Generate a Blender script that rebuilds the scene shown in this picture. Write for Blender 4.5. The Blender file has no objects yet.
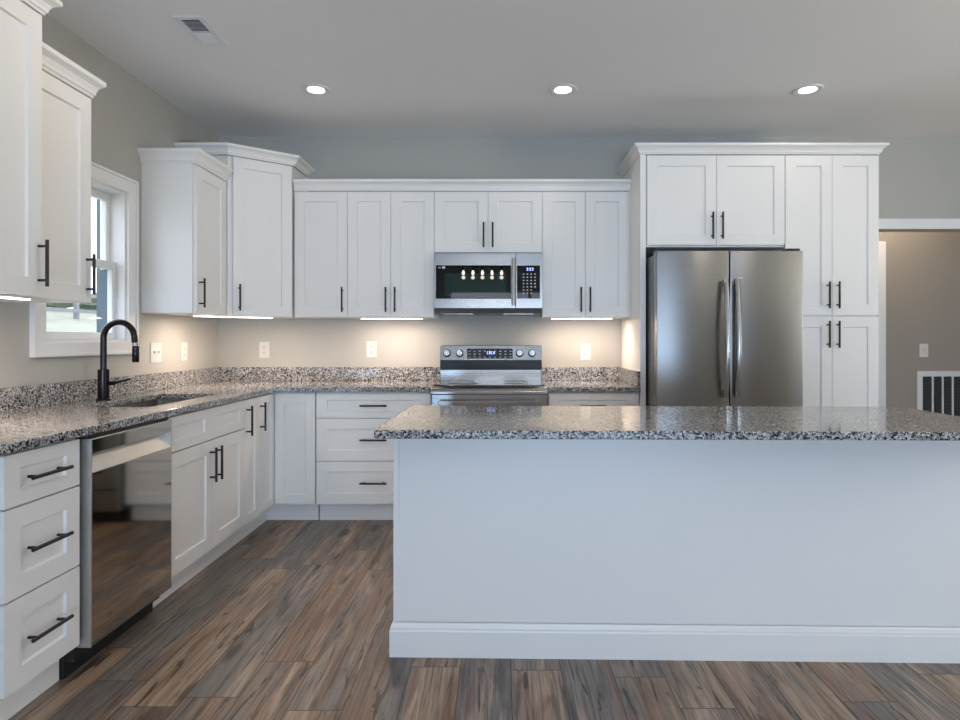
import bpy, bmesh, math, random
from mathutils import Matrix, Vector
random.seed(7)
R = math.radians
scene = bpy.context.scene
COL = scene.collection

# ------------------------------------------------------------------ camera
CAMZ = 1.207
cam_d = bpy.data.cameras.new('camera')
cam_d.sensor_fit = 'HORIZONTAL'; cam_d.sensor_width = 36.0
cam_d.lens = 615 / 960 * 36
cam_d.shift_x = -21 / 960
cam_d.shift_y = -20 / 960
cam_d.clip_start = 0.05; cam_d.clip_end = 300
cam = bpy.data.objects.new('camera', cam_d); COL.objects.link(cam)
cam.location = (0, 0, CAMZ); cam.rotation_euler = (R(90), 0, 0)
scene.camera = cam

# ------------------------------------------------------------------ view, world, daylight
scene.view_settings.view_transform = 'Standard'
scene.view_settings.look = 'None'
scene.view_settings.gamma = 1
scene.view_settings.use_curve_mapping = False
scene.view_settings.exposure = 0.08

world = bpy.data.worlds.new('sky'); scene.world = world; world.use_nodes = True
wn = world.node_tree.nodes; wl = world.node_tree.links
bg = wn['Background']; bg.inputs[0].default_value = (0.80, 0.86, 1.0, 1); bg.inputs[1].default_value = 3.0

def lamp(name, kind, loc, rot, energy, color, **kw):
    d = bpy.data.lights.new(name, kind); d.energy = energy; d.color = color
    for k, v in kw.items(): setattr(d, k, v)
    o = bpy.data.objects.new(name, d); COL.objects.link(o)
    o.location = loc; o.rotation_euler = rot
    return o
WARM = (1.0, 0.78, 0.63)
DOWN = (1.0, 0.86, 0.70)
# added fill lamps outside the glazed openings of the rear and east walls
# they shine upward to brighten ceiling and room; no sunlit ground lies there
lamp('rear_fill_lamp', 'AREA', (0.6, -5.3, 0.15), (R(128), 0, 0), 275, (0.42, 0.66, 1.0), shape='RECTANGLE', size=3.6, size_y=1.4)
lamp('east_fill_lamp', 'AREA', (6.7, 0.4, 0.3), (R(125), 0, R(90)), 640, (1.0, 0.90, 0.72), shape='RECTANGLE', size=2.6, size_y=1.2)
lamp('sink_window_daylight', 'AREA', (-3.6, 3.4, 3.3), (0, R(-52), 0), 30, (0.70, 0.84, 1.0), shape='RECTANGLE', size=1.4, size_y=1.6)

# ------------------------------------------------------------------ materials
def newmat(name):
    m = bpy.data.materials.new(name); m.use_nodes = True
    nt = m.node_tree
    return m, nt.nodes, nt.links, nt.nodes['Principled BSDF']
def simple(name, col, rough=0.5, metal=0.0, spec=None, coat=0.0):
    m, n, l, p = newmat(name)
    p.inputs['Base Color'].default_value = (*col, 1); p.inputs['Roughness'].default_value = rough
    p.inputs['Metallic'].default_value = metal
    if spec is not None: p.inputs['Specular IOR Level'].default_value = spec
    if coat: p.inputs['Coat Weight'].default_value = coat; p.inputs['Coat Roughness'].default_value = 0.05
    return m
def math_n(n, l, op, a, b=None, c=None):
    x = n.new('ShaderNodeMath'); x.operation = op
    for i, v in enumerate((a, b, c)):
        if v is None: continue
        if isinstance(v, (int, float)): x.inputs[i].default_value = v
        else: l.new(v, x.inputs[i])
    return x.outputs[0]
def mixc(n, l, blend, fac, a, b):
    x = n.new('ShaderNodeMix'); x.data_type = 'RGBA'; x.blend_type = blend
    for i, v in ((0, fac), (6, a), (7, b)):
        if isinstance(v, (int, float)): x.inputs[i].default_value = v
        elif isinstance(v, tuple): x.inputs[i].default_value = (*v, 1)
        else: l.new(v, x.inputs[i])
    return x.outputs[2]
def ramp(n, l, fac, stops, interp='LINEAR'):
    x = n.new('ShaderNodeValToRGB'); x.color_ramp.interpolation = interp
    e = x.color_ramp.elements
    while len(e) < len(stops): e.new(0.5)
    for i, (pos, c) in enumerate(stops):
        e[i].position = pos; e[i].color = (*c, 1) if len(c) == 3 else c
    l.new(fac, x.inputs[0])
    return x.outputs[0]
def noise(n, l, vec, scale, detail=4, rough=0.55, dist=0.0):
    x = n.new('ShaderNodeTexNoise'); x.inputs['Scale'].default_value = scale
    x.inputs['Detail'].default_value = detail; x.inputs['Roughness'].default_value = rough
    x.inputs['Distortion'].default_value = dist
    if vec is not None: l.new(vec, x.inputs['Vector'])
    return x.outputs['Fac']
def objco(n, l, scale=None, loc=None):
    tc = n.new('ShaderNodeTexCoord')
    if scale is None: return tc.outputs['Object']
    mp = n.new('ShaderNodeMapping'); mp.inputs['Scale'].default_value = scale
    l.new(tc.outputs['Object'], mp.inputs['Vector'])
    return mp.outputs['Vector']
def bump(n, l, p, h, strength, dist=0.002):
    b = n.new('ShaderNodeBump'); b.inputs['Strength'].default_value = strength; b.inputs['Distance'].default_value = dist
    l.new(h, b.inputs['Height']); l.new(b.outputs[0], p.inputs['Normal'])

def paint(name, col, rough, orange=0.05):
    m, n, l, p = newmat(name)
    v = objco(n, l)
    f = noise(n, l, v, 2.5, 3)
    c = mixc(n, l, 'MIX', f, tuple(x * 0.985 for x in col), tuple(min(1, x * 1.015) for x in col))
    l.new(c, p.inputs['Base Color']); p.inputs['Roughness'].default_value = rough
    bump(n, l, p, noise(n, l, v, 140, 2), orange, 0.001)
    return m
M_WALL = paint('sage_grey_wall_paint', (0.475, 0.47, 0.435), 0.7, 0.12)
M_HALL = paint('warm_lit_hall_wall', (0.34, 0.31, 0.275), 0.7, 0.12)  # the hallway's warm lighting is put into this wall colour
M_CEIL = paint('ceiling_paint', (0.82, 0.82, 0.82), 0.85, 0.2)
M_TRIM = paint('white_trim_paint', (0.84, 0.845, 0.85), 0.35, 0.02)
M_CAB = paint('white_cabinet_paint', (0.87, 0.86, 0.84), 0.32, 0.01)
M_INSIDE = simple('cabinet_gap_shadow', (0.30, 0.30, 0.30), 0.7)
M_BLACK = simple('matte_black_metal', (0.010, 0.010, 0.011), 0.38, 0.0, 0.5)
M_FAUCET = simple('oil_black_faucet_metal', (0.022, 0.016, 0.018), 0.16, 0.6)
M_RUBBER = simple('black_plastic', (0.008, 0.008, 0.009), 0.5)
M_GLOSSB = simple('black_glass', (0.004, 0.005, 0.006), 0.015, 0.0, 0.6)
M_OVENGL = simple('dark_green_oven_glass', (0.012, 0.030, 0.026), 0.015, 0.0, 0.6)
M_PLATE = simple('white_plastic', (0.70, 0.69, 0.67), 0.35)
M_SLOT = simple('dark_slot', (0.05, 0.05, 0.05), 0.6)
M_VENTW = simple('white_enamel', (0.76, 0.77, 0.79), 0.4)
M_VENTD = simple('duct_dark', (0.03, 0.032, 0.036), 0.7)
M_MARK = simple('pale_print', (0.65, 0.67, 0.68), 0.5)
M_GREYSIDE = simple('grey_steel_side', (0.16, 0.165, 0.17), 0.35, 0.5)
M_LOWB = simple('shaded_jamb_blue', (0.10, 0.14, 0.175), 0.6)  # shade on the outer jamb and casing put into the colour

def steel(name, col, rough, along='x', streak=0.05):
    m, n, l, p = newmat(name)
    sc = {'x': (1.5, 220, 220), 'z': (220, 220, 1.5), 'y': (220, 1.5, 220)}[along]
    v = objco(n, l, sc)
    f = noise(n, l, v, 1.0, 3, 0.6)
    c = mixc(n, l, 'MIX', f, tuple(x * 0.9 for x in col), tuple(min(1, x * 1.1) for x in col))
    l.new(c, p.inputs['Base Color'])
    p.inputs['Metallic'].default_value = 1.0
    r = math_n(n, l, 'MULTIPLY_ADD', f, streak, rough - streak / 2)
    l.new(r, p.inputs['Roughness'])
    bump(n, l, p, f, 0.02, 0.0005)
    return m
M_STEEL = steel('brushed_stainless', (0.37, 0.37, 0.365), 0.22, 'x')
M_STEELV = steel('fridge_stainless', (0.305, 0.302, 0.296), 0.34, 'x', 0.06)
_p = M_STEELV.node_tree.nodes['Principled BSDF']; _p.inputs['Anisotropic'].default_value = 0.75; _p.inputs['Anisotropic Rotation'].default_value = 0.25
M_STEELD = steel('dishwasher_stainless', (0.52, 0.49, 0.45), 0.06, 'y', 0.02)
M_ENAMEL = simple('black_enamel', (0.012, 0.012, 0.013), 0.28, 0.0, 0.3)
M_CHROME = simple('bright_chrome', (0.75, 0.75, 0.74), 0.15, 1.0)
M_SATIN = steel('satin_stainless', (0.62, 0.61, 0.58), 0.42, 'y')
M_SINK = steel('sink_stainless', (0.27, 0.27, 0.262), 0.38, 'y')

def granite():
    m, n, l, p = newmat('speckled_granite')
    v = objco(n, l)
    vo = n.new('ShaderNodeTexVoronoi'); vo.inputs['Scale'].default_value = 190; vo.inputs['Randomness'].default_value = 1
    w = n.new('ShaderNodeVectorMath'); w.operation = 'MULTIPLY_ADD'
    nz = n.new('ShaderNodeTexNoise'); nz.inputs['Scale'].default_value = 90; nz.inputs['Detail'].default_value = 3
    l.new(v, nz.inputs['Vector'])
    l.new(nz.outputs['Color'], w.inputs[0]); w.inputs[1].default_value = (0.012, 0.012, 0.012); l.new(v, w.inputs[2])
    l.new(w.outputs[0], vo.inputs['Vector'])
    sp = n.new('ShaderNodeSeparateColor'); l.new(vo.outputs['Color'], sp.inputs[0])
    big = noise(n, l, v, 14, 3)
    f = math_n(n, l, 'ADD', sp.outputs[0], math_n(n, l, 'MULTIPLY_ADD', big, 0.35, -0.175))
    c = ramp(n, l, f, [(0.0, (0.012, 0.013, 0.016)), (0.20, (0.07, 0.072, 0.078)), (0.34, (0.21, 0.21, 0.215)),
                       (0.50, (0.37, 0.36, 0.35)), (0.66, (0.50, 0.50, 0.50)), (0.84, (0.68, 0.68, 0.68))], 'CONSTANT')
    fine = noise(n, l, v, 600, 2)
    c = mixc(n, l, 'MULTIPLY', 0.35, c, ramp(n, l, fine, [(0.3, (0.6, 0.6, 0.6)), (0.7, (1, 1, 1))]))
    l.new(c, p.inputs['Base Color'])
    p.inputs['Roughness'].default_value = 0.07
    p.inputs['Specular IOR Level'].default_value = 0.55
    return m
M_GRAN = granite()

def floor_mat():
    m, n, l, p = newmat('rustic_plank_floor')
    tc = n.new('ShaderNodeTexCoord'); sx = n.new('ShaderNodeSeparateXYZ'); l.new(tc.outputs['Object'], sx.inputs[0])
    W, L = 0.184, 1.22
    u = math_n(n, l, 'DIVIDE', math_n(n, l, 'ADD', sx.outputs[0], 20.02), W)
    col = math_n(n, l, 'FLOOR', u)
    wn1 = n.new('ShaderNodeTexWhiteNoise'); wn1.noise_dimensions = '1D'; l.new(col, wn1.inputs['W'])
    vv = math_n(n, l, 'ADD', math_n(n, l, 'DIVIDE', sx.outputs[1], L), math_n(n, l, 'MULTIPLY_ADD', wn1.outputs['Value'], 3.0, 20))
    row = math_n(n, l, 'FLOOR', vv)
    cb = n.new('ShaderNodeCombineXYZ'); l.new(col, cb.inputs[0]); l.new(row, cb.inputs[1])
    wn2 = n.new('ShaderNodeTexWhiteNoise'); wn2.noise_dimensions = '2D'; l.new(cb.outputs[0], wn2.inputs['Vector'])
    idv = wn2.outputs['Value']
    sc2 = n.new('ShaderNodeSeparateColor'); l.new(wn2.outputs['Color'], sc2.inputs[0])
    def pcoord(kx, ky, seed):
        c = n.new('ShaderNodeCombineXYZ')
        l.new(math_n(n, l, 'MULTIPLY', sx.outputs[0], kx), c.inputs[0])
        l.new(math_n(n, l, 'MULTIPLY', sx.outputs[1], ky), c.inputs[1])
        l.new(math_n(n, l, 'MULTIPLY_ADD', idv, 90, seed), c.inputs[2])
        return c.outputs[0]
    base = ramp(n, l, idv, [(0.0, (0.250, 0.160, 0.105)), (0.15, (0.36, 0.255, 0.175)), (0.30, (0.170, 0.132, 0.108)),
                            (0.44, (0.30, 0.195, 0.128)), (0.58, (0.200, 0.178, 0.160)), (0.74, (0.335, 0.235, 0.160)), (0.88, (0.155, 0.136, 0.126))], 'CONSTANT')
    grey = noise(n, l, pcoord(8, 0.9, 3), 1.0, 3, 0.6, 0.8)
    c = mixc(n, l, 'MIX', ramp(n, l, grey, [(0.47, (0, 0, 0)), (0.60, (0.8, 0.8, 0.8))]), base, (0.185, 0.167, 0.152))
    red = noise(n, l, pcoord(10, 0.9, 17), 1.0, 3, 0.6, 0.6)
    c = mixc(n, l, 'MIX', ramp(n, l, red, [(0.50, (0, 0, 0)), (0.64, (0.8, 0.8, 0.8))]), c, (0.225, 0.118, 0.068))
    lite = noise(n, l, pcoord(11, 1.1, 31), 1.0, 3, 0.6, 0.8)
    c = mixc(n, l, 'MIX', ramp(n, l, lite, [(0.52, (0, 0, 0)), (0.68, (0.75, 0.75, 0.75))]), c, (0.47, 0.355, 0.265))
    grain = noise(n, l, pcoord(75, 2.6, 0), 1.0, 6, 0.70, 0.8)
    c = mixc(n, l, 'MULTIPLY', 0.9, c, ramp(n, l, grain, [(0.34, (0.30, 0.27, 0.25)), (0.56, (1.2, 1.17, 1.14))]))
    blot = noise(n, l, pcoord(9, 2.4, 55), 1.0, 4, 0.6, 1.2)
    c = mixc(n, l, 'MULTIPLY', 1.0, c, ramp(n, l, blot, [(0.27, (0.45, 0.40, 0.37)), (0.42, (1, 1, 1))]))
    # dark splits and knots of the rustic decor
    crack = noise(n, l, pcoord(24, 2.0, 71), 1.0, 3, 0.60, 1.8)
    mask = ramp(n, l, crack, [(0.625, (0, 0, 0)), (0.650, (1, 1, 1))])
    c = mixc(n, l, 'MIX', math_n(n, l, 'MULTIPLY', mask, 0.88), c, (0.035, 0.022, 0.017))
    vo = n.new('ShaderNodeTexVoronoi'); vo.inputs['Scale'].default_value = 1.0
    l.new(pcoord(5.5, 1.7, 9), vo.inputs['Vector'])
    kn = ramp(n, l, math_n(n, l, 'ADD', vo.outputs['Distance'], math_n(n, l, 'MULTIPLY', crack, 0.16)), [(0.19, (1, 1, 1)), (0.26, (0, 0, 0))])
    c = mixc(n, l, 'MIX', math_n(n, l, 'MULTIPLY', kn, 0.8), c, (0.05, 0.03, 0.022))
    fu = math_n(n, l, 'FRACT', u); fv = math_n(n, l, 'FRACT', vv)
    gu = math_n(n, l, 'MINIMUM', fu, math_n(n, l, 'SUBTRACT', 1.0, fu))
    gv = math_n(n, l, 'MINIMUM', fv, math_n(n, l, 'SUBTRACT', 1.0, fv))
    gap = math_n(n, l, 'MAXIMUM', math_n(n, l, 'LESS_THAN', gu, 0.0022 / W), math_n(n, l, 'LESS_THAN', gv, 0.0022 / L))
    c = mixc(n, l, 'MIX', math_n(n, l, 'MULTIPLY', gap, 0.8), c, (0.03, 0.022, 0.018))
    l.new(c, p.inputs['Base Color'])
    l.new(math_n(n, l, 'MULTIPLY_ADD', grain, 0.18, 0.30), p.inputs['Roughness'])
    h = math_n(n, l, 'SUBTRACT', math_n(n, l, 'MULTIPLY', grain, 0.25), gap)
    bump(n, l, p, h, 0.25, 0.0015)
    return m
M_FLOOR = floor_mat()

def emis(name, col, strength):
    m, n, l, p = newmat(name)
    p.inputs['Base Color'].default_value = (0.8, 0.8, 0.8, 1)
    p.inputs['Emission Color'].default_value = (*col, 1); p.inputs['Emission Strength'].default_value = strength
    return m
M_LED = emis('warm_led_diffuser', (1.0, 0.86, 0.66), 9)
M_LENS = emis('downlight_lens', (1.0, 0.93, 0.84), 7)
M_BULB = emis('glowing_bulb', (1.0, 0.96, 0.90), 26)
M_BLUE = emis('blue_clock_display', (0.25, 0.35, 1.0), 2.5)

def glass():
    m = bpy.data.materials.new('clear_window_glass'); m.use_nodes = True
    n = m.node_tree.nodes; l = m.node_tree.links; n.clear()
    o = n.new('ShaderNodeOutputMaterial'); t = n.new('ShaderNodeBsdfTransparent'); g = n.new('ShaderNodeBsdfGlossy')
    g.inputs['Roughness'].default_value = 0.02; t.inputs[0].default_value = (0.97, 0.985, 0.985, 1)
    f = n.new('ShaderNodeLayerWeight'); f.inputs[0].default_value = 0.5
    fac = math_n(n, l, 'MULTIPLY_ADD', math_n(n, l, 'POWER', f.outputs['Facing'], 5), 0.5, 0.02)
    mx = n.new('ShaderNodeMixShader'); l.new(fac, mx.inputs[0]); l.new(t.outputs[0], mx.inputs[1]); l.new(g.outputs[0], mx.inputs[2])
    l.new(mx.outputs[0], o.inputs[0])
    return m
M_GLASS = glass()
def leafy(name, a, b, scale):
    m, n, l, p = newmat(name)
    f = noise(n, l, objco(n, l), scale, 4)
    l.new(mixc(n, l, 'MIX', ramp(n, l, f, [(0.35, (0, 0, 0)), (0.65, (1, 1, 1))]), a, b), p.inputs['Base Color'])
    p.inputs['Roughness'].default_value = 0.8
    return m
M_LAWN = leafy('dry_lawn', (0.30, 0.31, 0.23), (0.38, 0.38, 0.30), 3)
M_HEDGE = leafy('hedge_leaves', (0.06, 0.085, 0.055), (0.14, 0.165, 0.115), 6)
M_FENCE = simple('weathered_fence', (0.22, 0.22, 0.22), 0.7)

# ------------------------------------------------------------------ mesh helpers
class MB:
    def __init__(s): s.v = []; s.f = []
    def add(s, vs, fs, M=None):
        b = len(s.v)
        for v in vs:
            v = Vector(v); s.v.append(tuple(M @ v) if M else tuple(v))
        for f in fs: s.f.append(tuple(i + b for i in f))
        return s
    def box(s, x0, x1, y0, y1, z0, z1, M=None):
        return s.add([(x0,y0,z0),(x1,y0,z0),(x1,y1,z0),(x0,y1,z0),(x0,y0,z1),(x1,y0,z1),(x1,y1,z1),(x0,y1,z1)],
                     [(0,3,2,1),(4,5,6,7),(0,1,5,4),(1,2,6,5),(2,3,7,6),(3,0,4,7)], M)
    def prism(s, pts, a0, a1, axis='z', M=None):
        n = len(pts)
        def P(p, a):
            return {'z': (p[0], p[1], a), 'x': (a, p[0], p[1]), 'y': (p[0], a, p[1])}[axis]
        vs = [P(p, a0) for p in pts] + [P(p, a1) for p in pts]
        fs = [tuple(range(n))[::-1], tuple(range(n, 2*n))] + [(i, (i+1) % n, n + (i+1) % n, n + i) for i in range(n)]
        return s.add(vs, fs, M)
    def lathe(s, prof, center=(0,0,0), axis='z', seg=24, M=None):
        vs = []; fs = []
        for (r, h) in prof:
            for k in range(seg):
                a = 2*math.pi*k/seg; c, d = r*math.cos(a), r*math.sin(a)
                p = {'z': (c, d, h), 'y': (c, h, d), 'x': (h, c, d)}[axis]
                vs.append((p[0]+center[0], p[1]+center[1], p[2]+center[2]))
        for i in range(len(prof)-1):
            for k in range(seg):
                k2 = (k+1) % seg
                fs.append((i*seg+k, i*seg+k2, (i+1)*seg+k2, (i+1)*seg+k))
        fs.append(tuple(range(seg))[::-1]); fs.append(tuple(range((len(prof)-1)*seg, len(prof)*seg)))
        return s.add(vs, fs, M)
    def tube(s, pts, r, seg=12, M=None, flat=1.0):
        pts = [Vector(p) for p in pts]; n = len(pts)
        rs = r if isinstance(r, (list, tuple)) else [r]*n
        t0 = (pts[1]-pts[0]).normalized()
        up = Vector((0,0,1)) if abs(t0.z) < 0.9 else Vector((0,1,0))
        u = t0.cross(up).normalized(); vs = []; fs = []
        for i, p in enumerate(pts):
            t = (pts[min(i+1,n-1)]-pts[max(i-1,0)]).normalized()
            u = (u - t*u.dot(t)).normalized(); w = t.cross(u)
            for k in range(seg):
                a = 2*math.pi*k/seg
                vs.append(p + u*math.cos(a)*rs[i] + w*math.sin(a)*rs[i]*flat)
        for i in range(n-1):
            for k in range(seg):
                k2 = (k+1) % seg
                fs.append((i*seg+k, i*seg+k2, (i+1)*seg+k2, (i+1)*seg+k))
        fs.append(tuple(range(seg))[::-1]); fs.append(tuple(range((n-1)*seg, n*seg)))
        return s.add(vs, fs, M)
    def grid(s, xs, ys, inside, z0, z1, M=None):
        """slab made of the cells (i, j) for which inside(xc, yc)"""
        nx, ny = len(xs), len(ys)
        ins = [[inside((xs[i]+xs[i+1])/2, (ys[j]+ys[j+1])/2) for j in range(ny-1)] for i in range(nx-1)]
        idx = {}; vs = []; fs = []
        def V(i, j, k):
            if (i, j, k) not in idx: idx[(i, j, k)] = len(vs); vs.append((xs[i], ys[j], z1 if k else z0))
            return idx[(i, j, k)]
        G = lambda i, j: 0 <= i < nx-1 and 0 <= j < ny-1 and ins[i][j]
        for i in range(nx-1):
            for j in range(ny-1):
                if not ins[i][j]: continue
                fs.append((V(i,j,1), V(i+1,j,1), V(i+1,j+1,1), V(i,j+1,1)))
                fs.append((V(i,j,0), V(i,j+1,0), V(i+1,j+1,0), V(i+1,j,0)))
                if not G(i, j-1): fs.append((V(i,j,0), V(i+1,j,0), V(i+1,j,1), V(i,j,1)))
                if not G(i, j+1): fs.append((V(i+1,j+1,0), V(i,j+1,0), V(i,j+1,1), V(i+1,j+1,1)))
                if not G(i-1, j): fs.append((V(i,j+1,0), V(i,j,0), V(i,j,1), V(i,j+1,1)))
                if not G(i+1, j): fs.append((V(i+1,j,0), V(i+1,j+1,0), V(i+1,j+1,1), V(i+1,j,1)))
        return s.add(vs, fs, M)
    def sweep(s, path, prof, M=None):
        """moulding: profile (out, z) carried along a plan polyline, outward = right of travel, mitred"""
        n = len(path); k = len(prof); vs = []; fs = []
        P = [Vector((p[0], p[1])) for p in path]
        nor = []
        for i in range(n-1):
            d = (P[i+1]-P[i]).normalized(); nor.append(Vector((d.y, -d.x)))
        for i in range(n):
            a = nor[max(i-1, 0)]; b = nor[min(i, n-2)]
            m = (a+b)/(1+a.dot(b))
            for (o, z) in prof: vs.append((P[i].x+m.x*o, P[i].y+m.y*o, z))
        for i in range(n-1):
            for q in range(k):
                q2 = (q+1) % k
                fs.append((i*k+q, (i+1)*k+q, (i+1)*k+q2, i*k+q2))
        fs.append(tuple(range(k))); fs.append(tuple(range((n-1)*k, n*k))[::-1])
        return s.add(vs, fs, M)
    def build(s, name, mat, parent=None, bev=0.0, smooth=False, loc=None):
        me = bpy.data.meshes.new(name)
        bm = bmesh.new()
        bv = [bm.verts.new(v) for v in s.v]
        for f in s.f:
            try: bm.faces.new([bv[i] for i in f])
            except ValueError: pass
        bmesh.ops.recalc_face_normals(bm, faces=bm.faces)
        if bev:
            es = [e for e in bm.edges if len(e.link_faces) == 2 and e.calc_face_angle(0) > 0.5]
            bmesh.ops.bevel(bm, geom=es, offset=bev, segments=2, profile=0.6, affect='EDGES', clamp_overlap=True)
        bm.to_mesh(me); bm.free()
        me.materials.append(mat)
        if smooth:
            for p in me.polygons: p.use_smooth = True
            try: me.set_sharp_from_angle(angle=R(38))
            except Exception: pass
        o = bpy.data.objects.new(name, me); COL.objects.link(o)
        if parent: o.parent = parent
        if loc: o.location = loc
        return o

def tag(o, label, cat, group=None, kind='thing'):
    o['label'] = label; o['category'] = cat; o['kind'] = kind
    if group: o['group'] = group
    return o
def thing(name, label, cat, loc=(0,0,0), rz=0, group=None):
    o = bpy.data.objects.new(name, None); COL.objects.link(o); o.empty_display_size = 0.1
    o.location = loc; o.rotation_euler = (0, 0, rz)
    return tag(o, label, cat, group)
def struct(o):
    o['kind'] = 'structure'; return o
T = Matrix.Translation

# ------------------------------------------------------------------ room shell
XL, YB, ZC = -2.15, 4.68, 2.75
XR, YR = 5.6, -4.2
WX0, WX1, WZ0, WZ1 = 2.885, 3.526, 1.195, 2.052      # sink window opening (along Y, Z)
HY0, HY1 = 4.80, 5.40                               # hallway
struct(MB().box(XL-0.2, XR+0.2, YR-0.2, HY1+0.15, -0.05, 0).build('floor', M_FLOOR))
struct(MB().box(XL-0.2, XR+0.2, YR-0.2, HY1+0.15, ZC, ZC+0.08).build('ceiling', M_CEIL))
RZ = Matrix(((0,0,1,0),(1,0,0,0),(0,1,0,0),(0,0,0,1)))   # (u,v,w) -> (x=w, y=u, z=v)
RB = Matrix(((1,0,0,0),(0,0,1,0),(0,1,0,0),(0,0,0,1)))   # (u,v,w) -> (x=u, y=w, z=v)
struct(MB().grid([YR, WX0, WX1, YB+0.12], [0, WZ0, WZ1, ZC], lambda a, b: not (WX0 < a < WX1 and WZ0 < b < WZ1), XL-0.14, XL, RZ).build('wall_left', M_WALL))
OX0, OX1, OZ = 2.74, 4.5, 2.05
struct(MB().grid([XL, OX0, OX1, XR], [0, OZ, ZC], lambda a, b: not (OX0 < a < OX1 and b < OZ), YB, HY0, RB).build('wall_back', M_WALL))
struct(MB().grid([YR, -0.8, 1.6, HY1], [0, 0.75, 2.25, ZC], lambda a, b: not (-0.8 < a < 1.6 and 0.75 < b < 2.25), XR, XR+0.16, RZ).build('wall_right', M_WALL))
struct(MB().grid([XL, -1.1, 2.3, XR], [0, 2.25, ZC],
       lambda a, b: not (-1.1 < a < 2.3 and b < 2.25), YR-0.16, YR, RB).build('wall_rear', M_WALL))
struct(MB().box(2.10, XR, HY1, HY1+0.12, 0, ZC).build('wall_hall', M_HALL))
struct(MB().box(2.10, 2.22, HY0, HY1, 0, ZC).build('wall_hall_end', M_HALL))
# opening casing (header and legs, kitchen side) and hallway lining
cas = MB().box(OX0-0.075, OX1+0.075, YB-0.018, YB, OZ, OZ+0.078).box(OX0-0.075, OX0, YB-0.018, YB, 0, OZ).box(OX1, OX1+0.075, YB-0.018, YB, 0, OZ)
struct(cas.build('trim_1', M_TRIM, bev=0.003))
# hallway door with its casing on the hall wall
d1 = struct(MB().box(2.46, 3.295, HY1-0.012, HY1, 0.01, 2.0).build('door_1', M_TRIM, bev=0.002))
struct(MB().box(3.30, 3.366, HY1-0.024, HY1, 0, 2.07).box(2.36, 2.455, HY1-0.024, HY1, 0, 2.07).box(2.455, 3.30, HY1-0.024, HY1, 2.0, 2.07).build('door_frame', M_TRIM, d1, 0.004))
struct(MB().box(3.366, XR, HY1-0.014, HY1, 0, 0.11).build('baseboard_hall', M_TRIM, bev=0.003))
struct(MB().box(XR-0.014, XR, YR, YB, 0, 0.11).build('baseboard_right', M_TRIM, bev=0.003))
struct(MB().box(XL, -1.1, YR, YR+0.014, 0, 0.11).box(2.3, XR, YR, YR+0.014, 0, 0.11).build('baseboard_rear', M_TRIM, bev=0.003))
# rear patio door and windows: frames and panes
def rear_unit(name, x0, x1, z0, z1, n):
    fr = MB(); w = 0.06
    fr.box(x0, x1, YR-0.12, YR-0.04, z1-w, z1).box(x0, x1, YR-0.12, YR-0.04, z0, z0+w)
    for k in range(n+1):
        c = x0 + w/2 + (x1-x0-w)*k/n
        fr.box(c-w/2, c+w/2, YR-0.12, YR-0.04, z0+w, z1-w)
    o = struct(fr.build(name, M_TRIM))
    struct(MB().box(x0+w, x1-w, YR-0.085, YR-0.080, z0+w, z1-w).build('pane', M_GLASS, o))
rear_unit('door_2', -1.1, 2.3, 0.0, 2.25, 2)
fr = MB()
for (a, b, c, d) in ((-0.8, 1.6, 0.75, 0.81), (-0.8, 1.6, 2.19, 2.25), (-0.8, -0.74, 0.81, 2.19), (1.54, 1.6, 0.81, 2.19), (0.37, 0.43, 0.81, 2.19)):
    fr.box(XR+0.04, XR+0.12, a, b, c, d)
w3 = struct(fr.build('window_2', M_TRIM))
struct(MB().box(XR+0.08, XR+0.085, -0.74, 1.54, 0.81, 2.19).build('pane', M_GLASS, w3))

# sink window: picture-frame casing, deep white jamb, double-hung sashes
w1 = MB()
cw = 0.082; cb = 0.068
for (a, b, c, d) in ((WX0-cw, WX1+cw, WZ1, WZ1+cw), (WX0-cw, WX1+cw, WZ0-cb, WZ0), (WX0-cw, WX0, WZ0, WZ1), (WX1, WX1+cw, WZ0, WZ1)):
    w1.box(XL, XL+0.018, a, b, c, d)
for (a, b, c, d) in ((WX0-cw, WX1+cw, WZ1+cw-0.016, WZ1+cw), (WX0-cw, WX1+cw, WZ0-cb, WZ0-cb+0.016), (WX0-cw, WX0-cw+0.016, WZ0-cb+0.016, WZ1+cw-0.016), (WX1+cw-0.016, WX1+cw, WZ0-cb+0.016, WZ1+cw-0.016)):
    w1.box(XL+0.018, XL+0.026, a, b, c, d)
win = struct(w1.build('window_1', M_TRIM, bev=0.002))
jb = MB(); t = 0.012; xo = XL-0.14
jb.box(xo, XL, WX0, WX0+t, WZ0, WZ1).box(xo, XL, WX1-t, WX1, WZ0, WZ1).box(xo, XL, WX0+t, WX1-t, WZ1-t, WZ1).box(xo, XL, WX0+t, WX1-t, WZ0, WZ0+t)
struct(jb.build('window_jamb', M_TRIM, win))
zm = 1.63
def sash(x0, x1, za, zb, rb, rt, name):
    f = MB(); st = 0.032; a, b = WX0+t, WX1-t
    f.box(x0, x1, a, a+st, za, zb).box(x0, x1, b-st, b, za, zb).box(x0, x1, a+st, b-st, za, za+rb).box(x0, x1, a+st, b-st, zb-rt, zb)
    o = struct(f.build(name, M_TRIM, win, 0.003))
    xm = (x0+x1)/2
    struct(MB().box(xm-0.003, xm+0.003, a+st, b-st, za+rb, zb-rt).build('pane', M_GLASS, o))
    return o
sash(XL-0.080, XL-0.050, WZ0+t, zm+0.02, 0.042, 0.042, 'lower_sash')
sash(XL-0.115, XL-0.085, zm-0.02, WZ1-t, 0.042, 0.045, 'upper_sash')
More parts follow.
